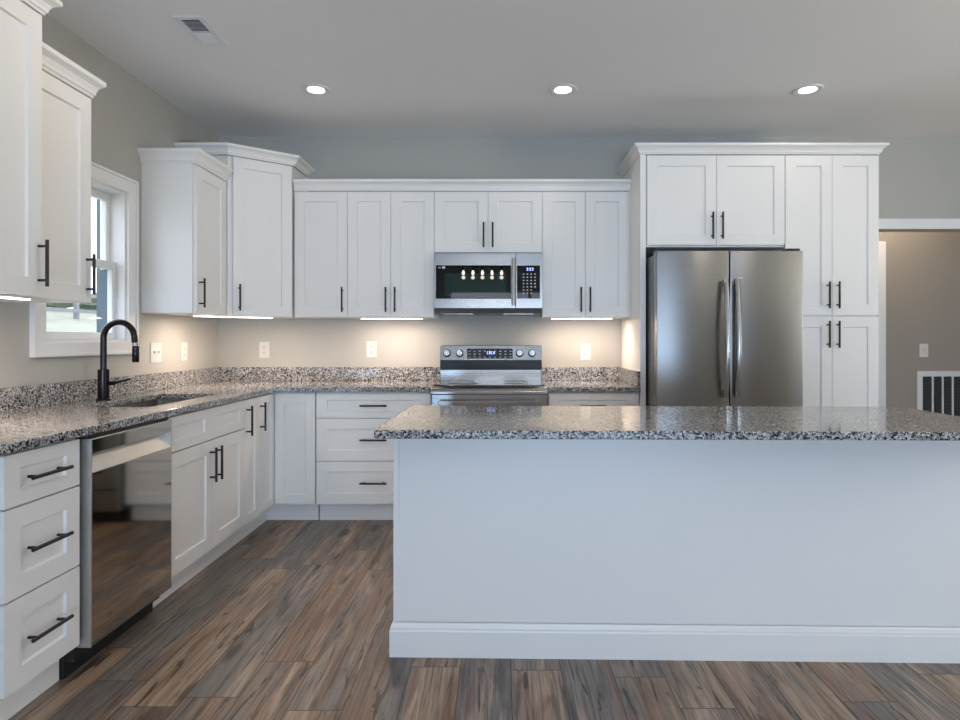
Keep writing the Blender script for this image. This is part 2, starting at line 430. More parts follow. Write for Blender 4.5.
struct(MB().box(xo, XL-0.083, WX1-t-0.003, WX1-t, WZ0+t, zm-0.021).box(xo, XL-0.083, WX0+t, WX0+t+0.003, WZ0+t, zm-0.021).build('shaded_jamb_strip', M_LOWB, win))  # thin strips over the white jamb, coloured dark for its shade
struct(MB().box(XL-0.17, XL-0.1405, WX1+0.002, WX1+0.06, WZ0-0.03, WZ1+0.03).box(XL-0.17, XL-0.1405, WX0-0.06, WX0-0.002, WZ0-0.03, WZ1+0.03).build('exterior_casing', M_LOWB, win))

# outside the sink window: rising lawn, fence, hedge shrubs
lv = []; nx, ny = 14, 20
lw = MB()
for i in range(nx+1):
    for j in range(ny+1):
        x = -2.5 - 22*i/nx; y = -6 + 60*j/ny
        z = 0.05 + max(0, -x-3.0)*0.20 + 0.05*math.sin(y*0.7+x)
        lw.v.append((x, y, min(z, 2.3)))
for i in range(nx):
    for j in range(ny):
        a = i*(ny+1)+j; lw.f.append((a, a+1, a+ny+2, a+ny+1))
lawn = lw.build('lawn', M_LAWN, smooth=True); lawn['kind'] = 'structure'
fen = thing('garden_fence', 'grey post and rail fence across the lawn outside the sink window', 'fence', (-11.6, 6, 1.7))
for k in range(13):
    MB().box(-0.05, 0.05, k*1.8-0.05, k*1.8+0.05, -0.1, 0.95).build('post', M_FENCE, fen)
for z in (0.3, 0.75):
    MB().box(0.05, 0.08, -0.05, 21.7, z-0.05, z+0.05).build('rail', M_FENCE, fen)
def shrub(x, y, z, r, seed):
    rnd = random.Random(seed); bm = bmesh.new()
    bmesh.ops.create_icosphere(bm, subdivisions=3, radius=1)
    for v in bm.verts:
        d = v.co.normalized(); q = 1 + 0.16*math.sin(5*d.x+seed)*math.cos(6*d.y) + 0.10*math.sin(11*d.z+seed*2) + rnd.uniform(-0.06, 0.06)
        v.co = Vector((d.x*r*1.15*q, d.y*r*1.2*q, r*0.8*(1+d.z*q)*1.0))
    me = bpy.data.meshes.new('shrub'); bm.to_mesh(me); bm.free(); me.materials.append(M_HEDGE)
    o = bpy.data.objects.new('shrub', me); COL.objects.link(o); o.location = (x, y, z)
    return o
for k in range(11):
    o = shrub(-13.4-random.uniform(0, 0.8), 7+k*1.9, 1.95, random.uniform(0.42, 0.68), k)
    tag(o, 'rounded green shrub of the hedge row behind the fence outside the window', 'shrub', 'shrubs behind the garden fence')

# ------------------------------------------------------------------ cabinet parts
DT = 0.020   # door thickness
def shaker(mb, x0, x1, z0, z1, rail=0.068, y0=0.0, rec=0.009, cells=1, M=None, midrail=None, railz=None):
    """slab with recessed flat panel(s); front at y0 facing -y"""
    rz = railz or rail; n = cells; mr = midrail or rail
    wcell = (x1-x0-2*rail-(n-1)*mr)/n
    holes = []
    for k in range(n):
        a = x0+rail+k*(wcell+mr); holes.append((a, a+wcell))
    # frame pieces
    mb.box(x0, x1, y0, y0+DT, z0, z0+rz, M); mb.box(x0, x1, y0, y0+DT, z1-rz, z1, M)
    edges = [x0] + [v for h in holes for v in h] + [x1]
    for k in range(0, len(edges), 2):
        mb.box(edges[k], edges[k+1], y0, y0+DT, z0+rz, z1-rz, M)
    for (a, b) in holes:
        za, zb = z0+rz, z1-rz
        # sloped sticking then flat recessed panel
        s = 0.004
        vs = [(a,y0+0.0015,za),(b,y0+0.0015,za),(b,y0+0.0015,zb),(a,y0+0.0015,zb),(a+s,y0+rec,za+s),(b-s,y0+rec,za+s),(b-s,y0+rec,zb-s),(a+s,y0+rec,zb-s)]
        mb.add(vs, [(0,1,5,4),(1,2,6,5),(2,3,7,6),(3,0,4,7),(4,5,6,7)], M)
        mb.box(a, b, y0+rec+0.002, y0+DT, za, zb, M)
    return mb
HL = 0.176
def pull(parent, x, z, vertical=True, M=None, y0=0.0, length=HL):
    mb = MB(); r = 0.0062; so = 0.033; h = length/2; p = 0.064
    if vertical:
        mb.tube([(x, y0-so, z-h), (x, y0-so, z+h)], r, 12, M)
        for q in (-p, p): mb.tube([(x, y0, z+q), (x, y0-so, z+q)], 0.005, 10, M)
    else:
        mb.tube([(x-h, y0-so, z), (x+h, y0-so, z)], r, 12, M)
        for q in (-p, p): mb.tube([(x+q, y0, z), (x+q, y0-so, z)], 0.005, 10, M)
    return mb.build('handle', M_BLACK, parent, smooth=True)
G = 0.0016
def door(root, x0, x1, z0, z1, hx=None, hz=None, M=None, name='door', cells=1, rail=0.068, horiz=False, midrail=None, railz=None):
    d = shaker(MB(), x0+G, x1-G, z0+G, z1-G, rail, cells=cells, M=M, midrail=midrail, railz=railz).build(name, M_CAB, root)
    if hx is not None: pull(d, hx, hz, not horiz, M)
    return d
HI = 0.032    # handle inset from the door edge
CROWN = [(0, 0), (0.005, 0), (0.007, 0.010), (0.012, 0.013), (0.014, 0.026), (0.022, 0.042), (0.032, 0.050), (0.037, 0.053), (0.042, 0.058), (0.042, 0.073), (0, 0.073)]
def crown_prof(z, h=0.073, p=0.042): return [(o*p/0.042, z+q*h/0.073) for o, q in CROWN]
LEFT = R(90)

# ---- upper cabinets ------------------------------------------------------------------------------
UZ0, UZ1, UZT = 1.370, 2.262, 2.440
FZT = 2.428
UF = 4.355           # door plane of back uppers
LUF = -1.80          # door plane of window-wall uppers
UG = 'white upper cabinets'
def upper(name, label, cat, loc, rz, w, z0, z1, depth, doors, top_gap=0.004):
    """root on door plane at the cabinet bottom's front corner; doors = [(x0, x1, handle side or None)]"""
    r = thing(name, label, cat, (loc[0], loc[1], z0), rz)
    MB().box(0.001, w-0.001, DT+0.001, depth, 0, z1-z0).build('carcass', M_CAB, r)
    for (a, b, hs) in doors:
        hx = None if hs is None else (a+HI if hs == 'l' else b-HI)
        door(r, a, b, 0.0, z1-z0-top_gap, hx, 0.122)
    return r
# near tall uppers by the window
DN0, DN1, DN2 = 1.875, 2.333, 2.703
TUF = -1.740         # the tall one stands proud
c = upper('upper_cabinet', 'tall white upper cabinet standing higher than its neighbour on the window wall, lit bar beneath', 'cabinet', (TUF, DN0), LEFT, DN1-DN0, UZ0, UZT, 0.409, [])
door(c, 0, DN1-DN0, 0, UZT-UZ0-0.004, DN1-DN0-0.020, 0.126)
MB().sweep([(0, 0), (DN1-DN0, 0), (DN1-DN0, 0.409)], crown_prof(UZT-UZ0, 0.070, 0.045)).build('crown_molding', M_CAB, c)
c = upper('upper_cabinet', 'white one-door upper cabinet ending just before the sink window, lower than the tall one', 'cabinet', (LUF, DN1), LEFT, DN2-DN1, UZ0, 2.270, 0.349, [(0, DN2-DN1, 'r')])
MB().sweep([(0.001, 0), (DN2-DN1, 0), (DN2-DN1, 0.349)], crown_prof(0.900, 0.082, 0.040)).build('crown_molding', M_CAB, c)
# end cabinet beyond the window
E0, E1 = 3.675, 4.09
c = upper('upper_cabinet', 'narrow white upper cabinet between sink window and corner, blank side towards the window', 'cabinet', (-1.825, E0), LEFT, E1-E0-0.002, UZ0, 2.262, 0.324, [(0.012, E1-E0-0.004, 'l')])
MB().sweep([(0, 0.324), (0, 0), (E1-E0-0.004, 0)], crown_prof(0.892, 0.080, 0.042)).build('crown_molding', M_CAB, c)
# diagonal corner cabinet
A = Vector((-1.815, 4.09)); B = Vector((-1.466, 4.355)); dv = (B-A); ln = dv.length; ang = math.atan2(dv.y, dv.x)
c = thing('corner_cabinet', 'tall white diagonal upper cabinet in the room corner with one angled door', 'cabinet', (A.x, A.y, UZ0), ang)
inv = (T((A.x, A.y, 0)) @ Matrix.Rotation(ang, 4, 'Z')).inverted()
def loc2(p): q = inv @ Vector((p[0], p[1], 0)); return (q.x, q.y)
A2 = (0.0, DT+0.001); B2 = (ln, DT+0.001)
foot = [A2, B2, loc2((B.x, YB-0.001)), loc2((XL+0.001, YB-0.001)), loc2((XL+0.001, A.y+0.001)), loc2((A.x, A.y+0.001))]
MB().prism([(0.004, DT+0.001), (ln-0.004, DT+0.001)] + foot[2:5] , 0, UZT-UZ0).build('carcass', M_CAB, c)
door(c, 0.030, ln-0.014, 0, UZT-UZ0-0.004, 0.030+HI+0.006, 0.122)
MB().sweep([loc2((XL+0.001, A.y)), (0.0, 0.0), (ln, 0.0), loc2((B.x, YB-0.001))], crown_prof(UZT-UZ0, 0.066, 0.046)).build('crown_molding', M_CAB, c)
# straight run above the counter
U = [-1.463, -1.088, -0.473, 0.292, 0.902]
upper('upper_cabinet', 'single-door white upper cabinet beside the diagonal corner cabinet', 'cabinet', (U[0], UF), 0, U[1]-U[0], UZ0, UZ1, 0.324, [(0, U[1]-U[0], 'r')])
w = U[2]-U[1]
upper('upper_cabinet', 'two-door white upper cabinet on the corner side of the microwave, light bar beneath', 'cabinet', (U[1], UF), 0, w, UZ0, UZ1, 0.324, [(0, w/2, 'r'), (w/2, w, 'l')])
w = U[3]-U[2]
upper('upper_cabinet', 'short two-door white cabinet above the microwave', 'cabinet', (U[2], UF), 0, w, 1.826, UZ1, 0.324, [(0, w/2, 'r'), (w/2, w, 'l')])
w = U[4]-U[3]
c = upper('upper_cabinet', 'two-door white upper cabinet between the microwave and the refrigerator panel', 'cabinet', (U[3], UF), 0, w, UZ0, UZ1, 0.324, [(0, w/2, 'r'), (w/2, w, 'l')])
MB().box(w+0.0005, 0.9165-U[3], 0.004, 0.03, 0, UZ1-UZ0).build('filler_strip', M_CAB, c)
tag(MB().sweep([(U[0]+0.002, UF), (0.915, UF)], crown_prof(UZ1+0.001)).build('crown_molding', M_CAB), 'long straight white crown molding along the cabinets over counter and microwave', 'crown molding')

# ---- refrigerator surround and pantry -------------------------------------------------------------
FF = 4.05
c = thing('refrigerator_cabinet', 'two-door white cabinet above the refrigerator with a tall side panel', 'cabinet', (0.917, FF, 0))
MB().box(0, 0.036, 0, YB-FF-0.001, 0, FZT).build('side_panel', M_CAB, c)
MB().box(0.038, 0.954, DT+0.001, YB-FF-0.001, 1.822, FZT).build('carcass', M_CAB, c)
a, m_, b = 0.044, 0.502, 0.953
door(c, a, m_, 1.832, FZT-0.004, m_-HI, 1.957); door(c, m_, b, 1.832, FZT-0.004, m_+HI, 1.957)
pw0, pw1 = 1.872, 2.489
c = thing('pantry_cabinet', 'full-height white pantry cabinet with four doors next to the refrigerator', 'cabinet', (pw0, FF, 0))
w = pw1-pw0
MB().box(0.001, w-0.001, DT+0.001, YB-FF-0.001, 0.115, FZT).build('carcass', M_CAB, c)
MB().box(0.001, w-0.001, 0.075, YB-FF-0.002, 0, 0.115).build('toe_kick', M_CAB, c)
for (a, b, hs) in ((0, w/2, 'r'), (w/2, w, 'l')):
    hx = b-HI if hs == 'r' else a+HI
    door(c, a, b, 1.370, FZT-0.004, hx, 1.502)
    door(c, a, b, 0.120, 1.363, hx, 1.244)
tag(MB().sweep([(0.917, YB-0.001), (0.917, FF), (pw1, FF), (pw1, YB-0.001)], crown_prof(FZT+0.001, 0.064, 0.043)).build('crown_molding', M_CAB), 'tall white crown molding wrapped round refrigerator cabinet and pantry', 'crown molding')

# ---- base cabinets --------------------------------------------------------------------------------
BF, LBF = 4.05, -1.493
CT0, CT1 = 0.868, 0.898
Z3 = [(0.694, 0.858), (0.411, 0.691), (0.127, 0.408)]
def base(name, label, loc, rz, w, depth, toe0=0.0, toe1=None, open_top=False):
    r = thing(name, label, 'cabinet', (loc[0], loc[1], 0), rz)
    cb_ = MB()
    if open_top:   # five panels round an open top for the sink bowl
        cb_.box(0.001, w-0.001, DT+0.001, depth, 0.117, 0.135).box(0.001, w-0.001, DT+0.001, 0.06, 0.136, CT0-0.001)
        cb_.box(0.001, w-0.001, depth-0.012, depth, 0.136, CT0-0.001).box(0.001, 0.018, 0.061, depth-0.013, 0.136, CT0-0.001).box(w-0.018, w-0.001, 0.061, depth-0.013, 0.136, CT0-0.001)
    else: cb_.box(0.001, w-0.001, DT+0.001, depth, 0.117, CT0-0.001)
    cb_.build('carcass', M_CAB, r)
    MB().box(toe0+0.001, (toe1 or w)-0.001, 0.075, depth-0.01, 0, 0.117).build('toe_kick', M_CAB, r)
    return r
L0, L1, L2, L3, L4 = 1.842, 2.183, 2.750, 3.583, 3.786
LD = LBF - XL - 0.001
c = base('drawer_cabinet', 'white three-drawer base cabinet on the near side of the dishwasher', (LBF, L0), LEFT, L1-L0, LD)
for (a, b) in Z3: door(c, 0.004, L1-L0-0.003, a, b, (L1-L0)/2-0.006, (a+b)/2, name='drawer', rail=0.064, railz=0.046 if a > 0.6 else 0.064, horiz=True)
c = base('sink_cabinet', 'white two-door base cabinet under the sink beside the dishwasher', (LBF, L2), LEFT, L3-L2, LD, open_top=True)
w = L3-L2
door(c, 0, w, 0.694, 0.858, name='false_drawer_front', cells=2, rail=0.060, railz=0.046, midrail=0.125)
ms = 3.187-L2
door(c, 0, ms, 0.127, 0.691, ms-HI, 0.567); door(c, ms, w, 0.127, 0.691, ms+HI, 0.567)
c = base('narrow_cabinet', 'very narrow one-door white base cabinet between sink and corner cabinets', (LBF, L3), LEFT, L4-L3, LD)
door(c, 0, L4-L3, 0.127, 0.858, 0.026, 0.733, rail=0.05)
c = thing('corner_base_cabinet', 'white corner base cabinet with two doors meeting in the inner corner', 'cabinet', (LBF, BF, 0))
bx1 = 0.270
MB().prism([(-DT-0.001, L4-BF+0.001), (-DT-0.001, DT+0.001), (bx1-0.001, DT+0.001), (bx1-0.001, YB-BF-0.001), (-LD, YB-BF-0.001), (-LD, L4-BF+0.001)], 0.117, CT0-0.001).build('carcass', M_CAB, c)
MB().prism([(-0.075, L4-BF+0.001), (-0.075, 0.075), (bx1-0.001, 0.075), (bx1-0.001, YB-BF-0.01), (-LD+0.01, YB-BF-0.01), (-LD+0.01, L4-BF+0.001)], 0, 0.117).build('toe_kick', M_CAB, c)
MR = T((0, L4-BF, 0)) @ Matrix.Rotation(LEFT, 4, 'Z')
door(c, 0, BF-L4-0.003, 0.127, 0.858, 0.026, 0.733, M=MR, rail=0.052)
door(c, 0.001, bx1, 0.127, 0.858, rail=0.062)
X2, X3 = LBF+bx1+0.006, -0.462
c = base('drawer_cabinet', 'wide white three-drawer base cabinet between the corner and the range', (X2, BF), 0, X3-X2, YB-BF-0.001)
for (a, b) in Z3: door(c, 0, X3-X2, a, b, (X3-X2)/2+0.003, (a+b)/2+0.0, name='drawer', horiz=True, rail=0.067, railz=0.044 if a > 0.6 else 0.067)
X4, X5 = 0.313, 0.914
c = base('base_cabinet', 'white base cabinet with drawer and doors between range and refrigerator', (X4, BF), 0, X5-X4, YB-BF-0.001)
w = X5-X4-0.02
door(c, 0, w, Z3[0][0], Z3[0][1], w/2, 0.776, name='drawer', horiz=True, rail=0.067, railz=0.044)
door(c, 0, w/2, 0.127, 0.691, w/2-HI, 0.567); door(c, w/2, w, 0.127, 0.691, w/2+HI, 0.567)

# ---- counters -------------------------------------------------------------------------------------
SX0, SX1, SY0, SY1 = -1.975, -1.625, 2.84, 3.54
xs = [XL+0.001, SX0, SX1, LBF+0.025, -0.459]; ys = [1.800, SY0, SY1, BF-0.025, YB-0.001]
def inL(x, y):
    if SX0 < x < SX1 and SY0 < y < SY1: return False
    return x < LBF+0.025 or y > BF-0.025
ct = MB().grid(xs, ys, inL, CT0, CT1).build('granite_countertop', M_GRAN, bev=0.003)
tag(ct, 'L-shaped speckled grey granite countertop running from sink wall to the range', 'countertop')
MB().box(XL+0.001, XL+0.021, 1.800, YB-0.001, CT1+0.0005, CT1+0.103).build('backsplash', M_GRAN, ct, 0.002)
MB().box(XL+0.0215, -0.459, YB-0.021, YB-0.001, CT1+0.0005, CT1+0.103).build('backsplash', M_GRAN, ct, 0.002)
ct = MB().box(0.309, 0.915, BF-0.025, YB-0.001, CT0, CT1).build('granite_countertop', M_GRAN, bev=0.003)
tag(ct, 'short speckled grey granite countertop between range and refrigerator panel', 'countertop')
MB().box(0.309, 0.894, YB-0.021, YB-0.001, CT1+0.0005, CT1+0.103).build('backsplash', M_GRAN, ct, 0.002)
MB().box(0.895, 0.915, BF-0.015, YB-0.001, CT1+0.0005, CT1+0.103).build('side_splash', M_GRAN, ct, 0.002)

# ---- sink and faucet ------------------------------------------------------------------------------
s = MB(); th = 0.004; zb = 0.66; a0, a1, b0, b1 = SX0-0.004, SX1+0.004, SY0-0.004, SY1+0.004
def ring(x0, x1, y0, y1, z, r, n=5):
    out = []
    for (cx, cy, st) in ((x1-r, y1-r, 0), (x0+r, y1-r, 90), (x0+r, y0+r, 180), (x1-r, y0+r, 270)):
        for k in range(n+1):
            an = R(st+90*k/n); out.append((cx+r*math.cos(an), cy+r*math.sin(an), z))
    return out
rings = [ring(a0-0.015, a1+0.015, b0-0.015, b1+0.015, CT0-0.002, 0.03), ring(a0, a1, b0, b1, CT0-0.002, 0.025), ring(a0+0.004, a1-0.004, b0+0.004, b1-0.004, zb+0.02, 0.03), ring(a0+0.02, a1-0.02, b0+0.02, b1-0.02, zb, 0.03)]
n = len(rings[0]); vs = [p for q in rings for p in q]; fs = []
for i in range(3):
    for k in range(n): fs.append((i*n+k, i*n+(k+1) % n, (i+1)*n+(k+1) % n, (i+1)*n+k))
fs.append(tuple(range(3*n, 4*n)))
s.add(vs, fs)
sk = s.build('kitchen_sink', M_SINK, smooth=True)
tag(sk, 'undermount stainless steel sink bowl set in the granite below the window', 'sink')
MB().lathe([(0.045, zb-0.01), (0.045, zb+0.003), (0.03, zb+0.004)], ((a0+a1)/2, (b0+b1)/2, 0)).build('drain', M_STEEL, sk, smooth=True)
f = thing('kitchen_faucet', 'black gooseneck pull-down faucet standing behind the sink', 'faucet', (-2.036, 3.15, CT1+0.0005), R(-2))
MB().lathe([(0.033, 0.0), (0.033, 0.006), (0.0265, 0.010), (0.0265, 0.155), (0.022, 0.160)], seg=28).build('body', M_FAUCET, f, smooth=True)
pts = [(0, 0, 0.150), (0, 0, 0.319)]; rr = 0.081
for k in range(1, 17):
    an = R(180-k*172/16); pts.append((rr+rr*math.cos(an), 0, 0.319+rr*math.sin(an)))
pts.append((pts[-1][0]+0.003, 0, pts[-1][2]-0.036))
MB().tube(pts, 0.0150, 16).build('spout', M_FAUCET, f, smooth=True)
ex, ez = pts[-1][0], pts[-1][2]
MB().lathe([(0.0135, -0.012), (0.0135, 0.002)], (ex+0.002, 0, ez-0.004), seg=20).build('spout_collar', M_STEEL, f, smooth=True)
MB().lathe([(0.014, -0.100), (0.0165, -0.096), (0.0165, -0.022), (0.0145, -0.016)], (ex+0.004, 0, ez), seg=20).build('spray_head', M_FAUCET, f, smooth=True)
hd = MB().tube([(0.02, 0, 0.085), (0.058, 0, 0.088)], 0.011, 14)
hd.tube([(0.05, 0, 0.088), (0.08, 0.01, 0.096), (0.125, 0.025, 0.108)], [0.008, 0.007, 0.0055], 12)
hd.build('lever', M_FAUCET, f, smooth=True)

# ---- island ---------------------------------------------------------------------------------------
IA = R(-1.2)
IL, ID = 2.185, 0.52
i_ = thing('kitchen_island', 'long white island base with plain back panel and baseboard, standing before the range', 'island', (-0.412, 2.352, 0), IA)
MB().box(0.001, IL-0.001, 0.010, ID-DT-0.001, 0.0, CT0-0.002).build('back_panel', M_CAB, i_)
for q in (0, IL-0.021): MB().box(q, q+0.021, 0, 0.0095, 0.129, CT0-0.003).build('corner_batten', M_CAB, i_, 0.0015)
BBP = [(0, 0.0), (0.012, 0.0), (0.012, 0.098), (0.010, 0.104), (0.010, 0.110), (0.0075, 0.116), (0.0060, 0.122), (0.002, 0.128), (0, 0.128)]
MB().sweep([(-0.0005, ID-DT-0.002), (-0.0005, -0.0005), (IL+0.0005, -0.0005), (IL+0.0005, ID-DT-0.002)], BBP).build('base_molding', M_CAB, i_)
MK = T((IL, ID, 0)) @ Matrix.Rotation(R(180), 4, 'Z')
for k in range(4):
    a, b = k*IL/4, (k+1)*IL/4
    door(i_, a, b, 0.127, 0.858, (b-HI if k % 2 == 0 else a+HI), 0.733, M=MK)
def rounded(x0, x1, y0, y1, rads):
    out = []
    for (cx, cy, st, r, n) in ((x1-rads[0], y1-rads[0], 0, rads[0], 8), (x0+rads[1], y1-rads[1], 90, rads[1], 4), (x0+rads[2], y0+rads[2], 180, rads[2], 4), (x1-rads[3], y0+rads[3], 270, rads[3], 4)):
        for k in range(n+1):
            an = R(st+90*k/n); out.append((cx+r*math.cos(an), cy+r*math.sin(an)))
    return out
it = MB().prism(rounded(-0.022, 2.262, -0.247, 0.552, (0.085, 0.02, 0.02, 0.085)), CT0, CT1).build('island_countertop', M_GRAN, bev=0.006, loc=(-0.412, 2.352, 0))
it.rotation_euler = (0, 0, IA)
tag(it, 'big polished speckled granite slab on top of the white island', 'countertop')

# ---- dishwasher -----------------------------------------------------------------------------------
w = L2-L1
d = thing('dishwasher', 'stainless steel dishwasher with pocket handle between drawers and sink cabinet', 'dishwasher', (LBF, L1, 0), LEFT)
MB().box(0.008, w-0.008, 0.03, LD, 0.06, CT0-0.004).build('tub', M_RUBBER, d)
MB().box(0.004, w-0.004, 0.062, 0.10, 0.0, 0.100).build('kick_plate', M_RUBBER, d)
MB().box(0.008, w-0.008, -0.01, 0.03, 0.853, CT0-0.003).build('top_gap_strip', M_RUBBER, d)
yf = -0.024
da, db = 0.0265, w-0.0118
dd = MB().prism([(yf+0.003, 0.104), (yf, 0.108), (yf, 0.728), (yf+0.002, 0.731), (0.028, 0.731), (0.028, 0.104)], da, db, 'x').build('door', M_STEELD, d)
MB().prism([(yf+0.002, 0.7312), (0.006, 0.790), (0.028, 0.790), (0.028, 0.7312)], da, db, 'x').build('pocket_handle', M_SATIN, dd)
MB().prism([(0.012, 0.7905), (yf+0.004, 0.797), (yf, 0.800), (yf, 0.848), (yf+0.004, 0.852), (0.028, 0.852), (0.028, 0.7905)], da, db, 'x').build('control_strip', M_STEELD, dd)
cap = [(yf+0.001, 0.104), (yf+0.001, 0.852), (0.034, 0.852), (0.034, 0.104)]
MB().prism(cap, 0.0205, 0.0264, 'x').build('door_edge', M_SATIN, dd)
MB().prism(cap, w-0.0117, w-0.006, 'x').build('door_edge', M_SATIN, dd)
MB().box(0.10, 0.16, 0.056, 0.0615, 0.045, 0.049).build('kick_plate_mark', M_MARK, d)

# ---- range ----------------------------------------------------------------------------------------
RX0, RX1 = -0.456, 0.306
rw = RX1-RX0
r = thing('electric_range', 'stainless steel electric range with knobs on its back panel, under the microwave', 'range', (RX0, 3.99, 0))
dp = YB-0.012-3.99
MB().box(0.003, rw-0.003, 0.035, dp, 0.09, 0.862).build('body', M_GREYSIDE, r)
MB().box(0.02, rw-0.02, 0.09, dp-0.05, 0.0, 0.09).build('plinth', M_RUBBER, r)
MB().prism([(0.0, 0.855), (0.0, 0.872), (0.012, 0.890), (0.055, 0.905), (0.055, 0.855)], 0.0, rw, 'x').build('front_nose', M_STEEL, r, 0.002)
MB().box(0.0, rw, 0.0555, 0.585, 0.8625, 0.9055).build('cooktop_frame', M_STEEL, r, 0.002)
ck = MB().box(0.012, rw-0.012, 0.06, 0.58, 0.9057, 0.910).build('cooktop_glass', M_GLOSSB, r, 0.001)
for (bx, by, br) in ((0.20, 0.20, 0.105), (0.56, 0.20, 0.085), (0.20, 0.45, 0.075), (0.56, 0.45, 0.095)):
    MB().lathe([(br, 0.9101), (br, 0.9104), (br-0.003, 0.9104)], (bx, by, 0), seg=40).build('burner_ring', M_GREYSIDE, ck)
# backguard: stainless lower riser, black band, control panel
MB().box(0.004, rw-0.004, 0.592, dp, 0.9057, 0.985).build('backguard_riser', M_STEEL, r, 0.002)
MB().box(0.002, rw-0.002, 0.600, dp, 0.986, 1.055).build('backguard_band', M_ENAMEL, r)
cp = MB().prism([(0.585, 1.056), (0.600, 1.168), (dp, 1.168), (dp, 1.056)], 0.002, rw-0.002, 'x').build('control_panel', M_STEEL, r, 0.003)
tilt = math.atan2(0.015, 0.112)
MC = T((0, 0.585, 1.056)) @ Matrix.Rotation(-tilt, 4, 'X')
cx = lambda px: (px-501)*4.58/615-RX0
dg = MB().box(cx(467), cx(512.6), -0.002, 0.004, 0.012, 0.088, MC).build('display_panel', M_GLOSSB, r)
for q in range(9):
    for v in range(3):
        if 3 <= q <= 5 and v == 1: continue
        x = cx(469.5)+q*(cx(510.5)-cx(469.5))/8
        MB().box(x-0.007, x+0.007, -0.003, -0.002, 0.022+v*0.022, 0.026+v*0.022, MC).build('button', M_MARK, dg)
sg = MB(); x = cx(487)
for q in range(4):
    sg.box(x+q*0.016, x+q*0.016+0.010, -0.003, -0.002, 0.046, 0.049, MC); sg.box(x+q*0.016, x+q*0.016+0.010, -0.003, -0.002, 0.062, 0.065, MC)
    sg.box(x+q*0.016, x+q*0.016+0.003, -0.003, -0.002, 0.049, 0.062, MC)
    if q % 2: sg.box(x+q*0.016+0.007, x+q*0.016+0.010, -0.003, -0.002, 0.049, 0.062, MC)
sg.build('clock_digits', M_BLUE, dg)
for px in (447, 459.7, 519.6, 532):
    k = MB().lathe([(0.0235, -0.004), (0.0235, -0.010), (0.0225, -0.030), (0.020, -0.033)], (cx(px), 0, 0.052), 'y', 24, MC).build('knob', M_CHROME, r, smooth=True)
    MB().box(cx(px)-0.0045, cx(px)+0.0045, -0.043, -0.032, 0.030, 0.074, MC).build('knob_grip', M_CHROME, k, 0.002)
    MB().lathe([(0.029, -0.0005), (0.029, -0.004), (0.024, -0.0045)], (cx(px), 0, 0.052), 'y', 24, MC).build('knob_bezel', M_RUBBER, k, smooth=True)
od = MB().box(0.004, rw-0.004, 0.0, 0.033, 0.235, 0.852).build('oven_door', M_STEEL, r, 0.003)
MB().box(0.11, rw-0.11, -0.002, 0.004, 0.34, 0.68).build('oven_window', M_GLOSSB, od)
hb = MB().box(0.055, rw-0.055, -0.062, -0.044, 0.790, 0.818)
hb.box(0.06, 0.08, -0.05, 0.001, 0.792, 0.816).box(rw-0.08, rw-0.06, -0.05, 0.001, 0.792, 0.816)
hb.build('handle', M_STEEL, od, 0.003)
MB().box(0.004, rw-0.004, 0.003, 0.033, 0.095, 0.228).build('storage_drawer', M_STEEL, r, 0.003)

# ---- microwave ------------------------------------------------------------------------------------
MX0, MX1, MY = -0.467, 0.290, 4.28
mw = MX1-MX0
m0 = thing('microwave_oven', 'stainless over-the-range microwave with black glass door hanging above the range', 'microwave', (MX0, MY, 1.405))
mx = lambda px: (px-501)*MY/615-MX0
mz = lambda py: 1.207-(py-340)*MY/615-1.405
MB().box(0.004, mw-0.004, 0.036, YB-MY-0.002, 0.004, 0.417).build('case', M_GREYSIDE, m0)
xd = mx(515.6)
md = MB().grid([0, mx(436), mx(511), xd], [mz(308.3), mz(298.6), mz(265.5), mz(253.2)], lambda a, b: not (mx(436) < a < mx(511) and mz(298.6) < b < mz(265.5)), 0, 0.034, RB).build('door', M_STEEL, m0, 0.002)
mg = MB().box(mx(436)+0.001, mx(511)-0.001, 0.003, 0.030, mz(298.6)+0.001, mz(265.5)-0.001).build('door_glass', M_GLOSSB, md)
MB().box(mx(444.5), mx(506), 0.002, 0.0035, mz(296), mz(273.5)).build('viewing_window', M_OVENGL, md)
MB().box(mx(438), mx(440.8), 0.0015, 0.003, mz(268), mz(267.4)).box(mx(442.2), mx(445), 0.0015, 0.003, mz(268.6), mz(266.4)).build('logo_mark', M_MARK, md)
MB().tube([(mx(513.3), -0.034, mz(305.5)), (mx(513.3), -0.034, mz(259))], 0.0125, 14, flat=0.7).box(mx(512.5), mx(514), -0.03, 0.001, mz(304), mz(301.5)).box(mx(512.5), mx(514), -0.03, 0.001, mz(263), mz(260.5)).build('handle', M_STEEL, md, smooth=True)
mp = MB().box(xd+0.002, mw, 0, 0.034, mz(308.3), mz(253.2)).build('control_panel', M_STEEL, m0, 0.002)
pg = MB().box(mx(517), mx(540), -0.001, 0.003, mz(298.6), mz(265.5)).build('control_glass', M_GLOSSB, m0)
for q in range(4):
    for v in range(7):
        if v > 4 and q == 3: continue
        x = mx(523.5)+q*(mx(535)-mx(523.5))/3; z = mz(274+v*3.2)
        MB().box(x-0.005, x+0.005, -0.002, -0.001, z-0.004, z+0.003).build('button', M_MARK, pg)
dg = MB()
for q in range(3):
    x = mx(526.5)+q*0.018; z = mz(270.5)
    dg.box(x, x+0.011, -0.002, -0.001, z, z+0.004).box(x, x+0.011, -0.002, -0.001, z+0.014, z+0.018).box(x+0.008, x+0.011, -0.002, -0.001, z+0.004, z+0.014)
dg.build('clock_digits', M_BLUE, pg)
MB().prism([(0.012, 0.020), (0.034, -0.012), (0.38, -0.012), (0.38, 0.0035), (0.036, 0.0035), (0.036, 0.021)], 0.006, mw-0.006, 'x').build('underside', M_GREYSIDE, m0)
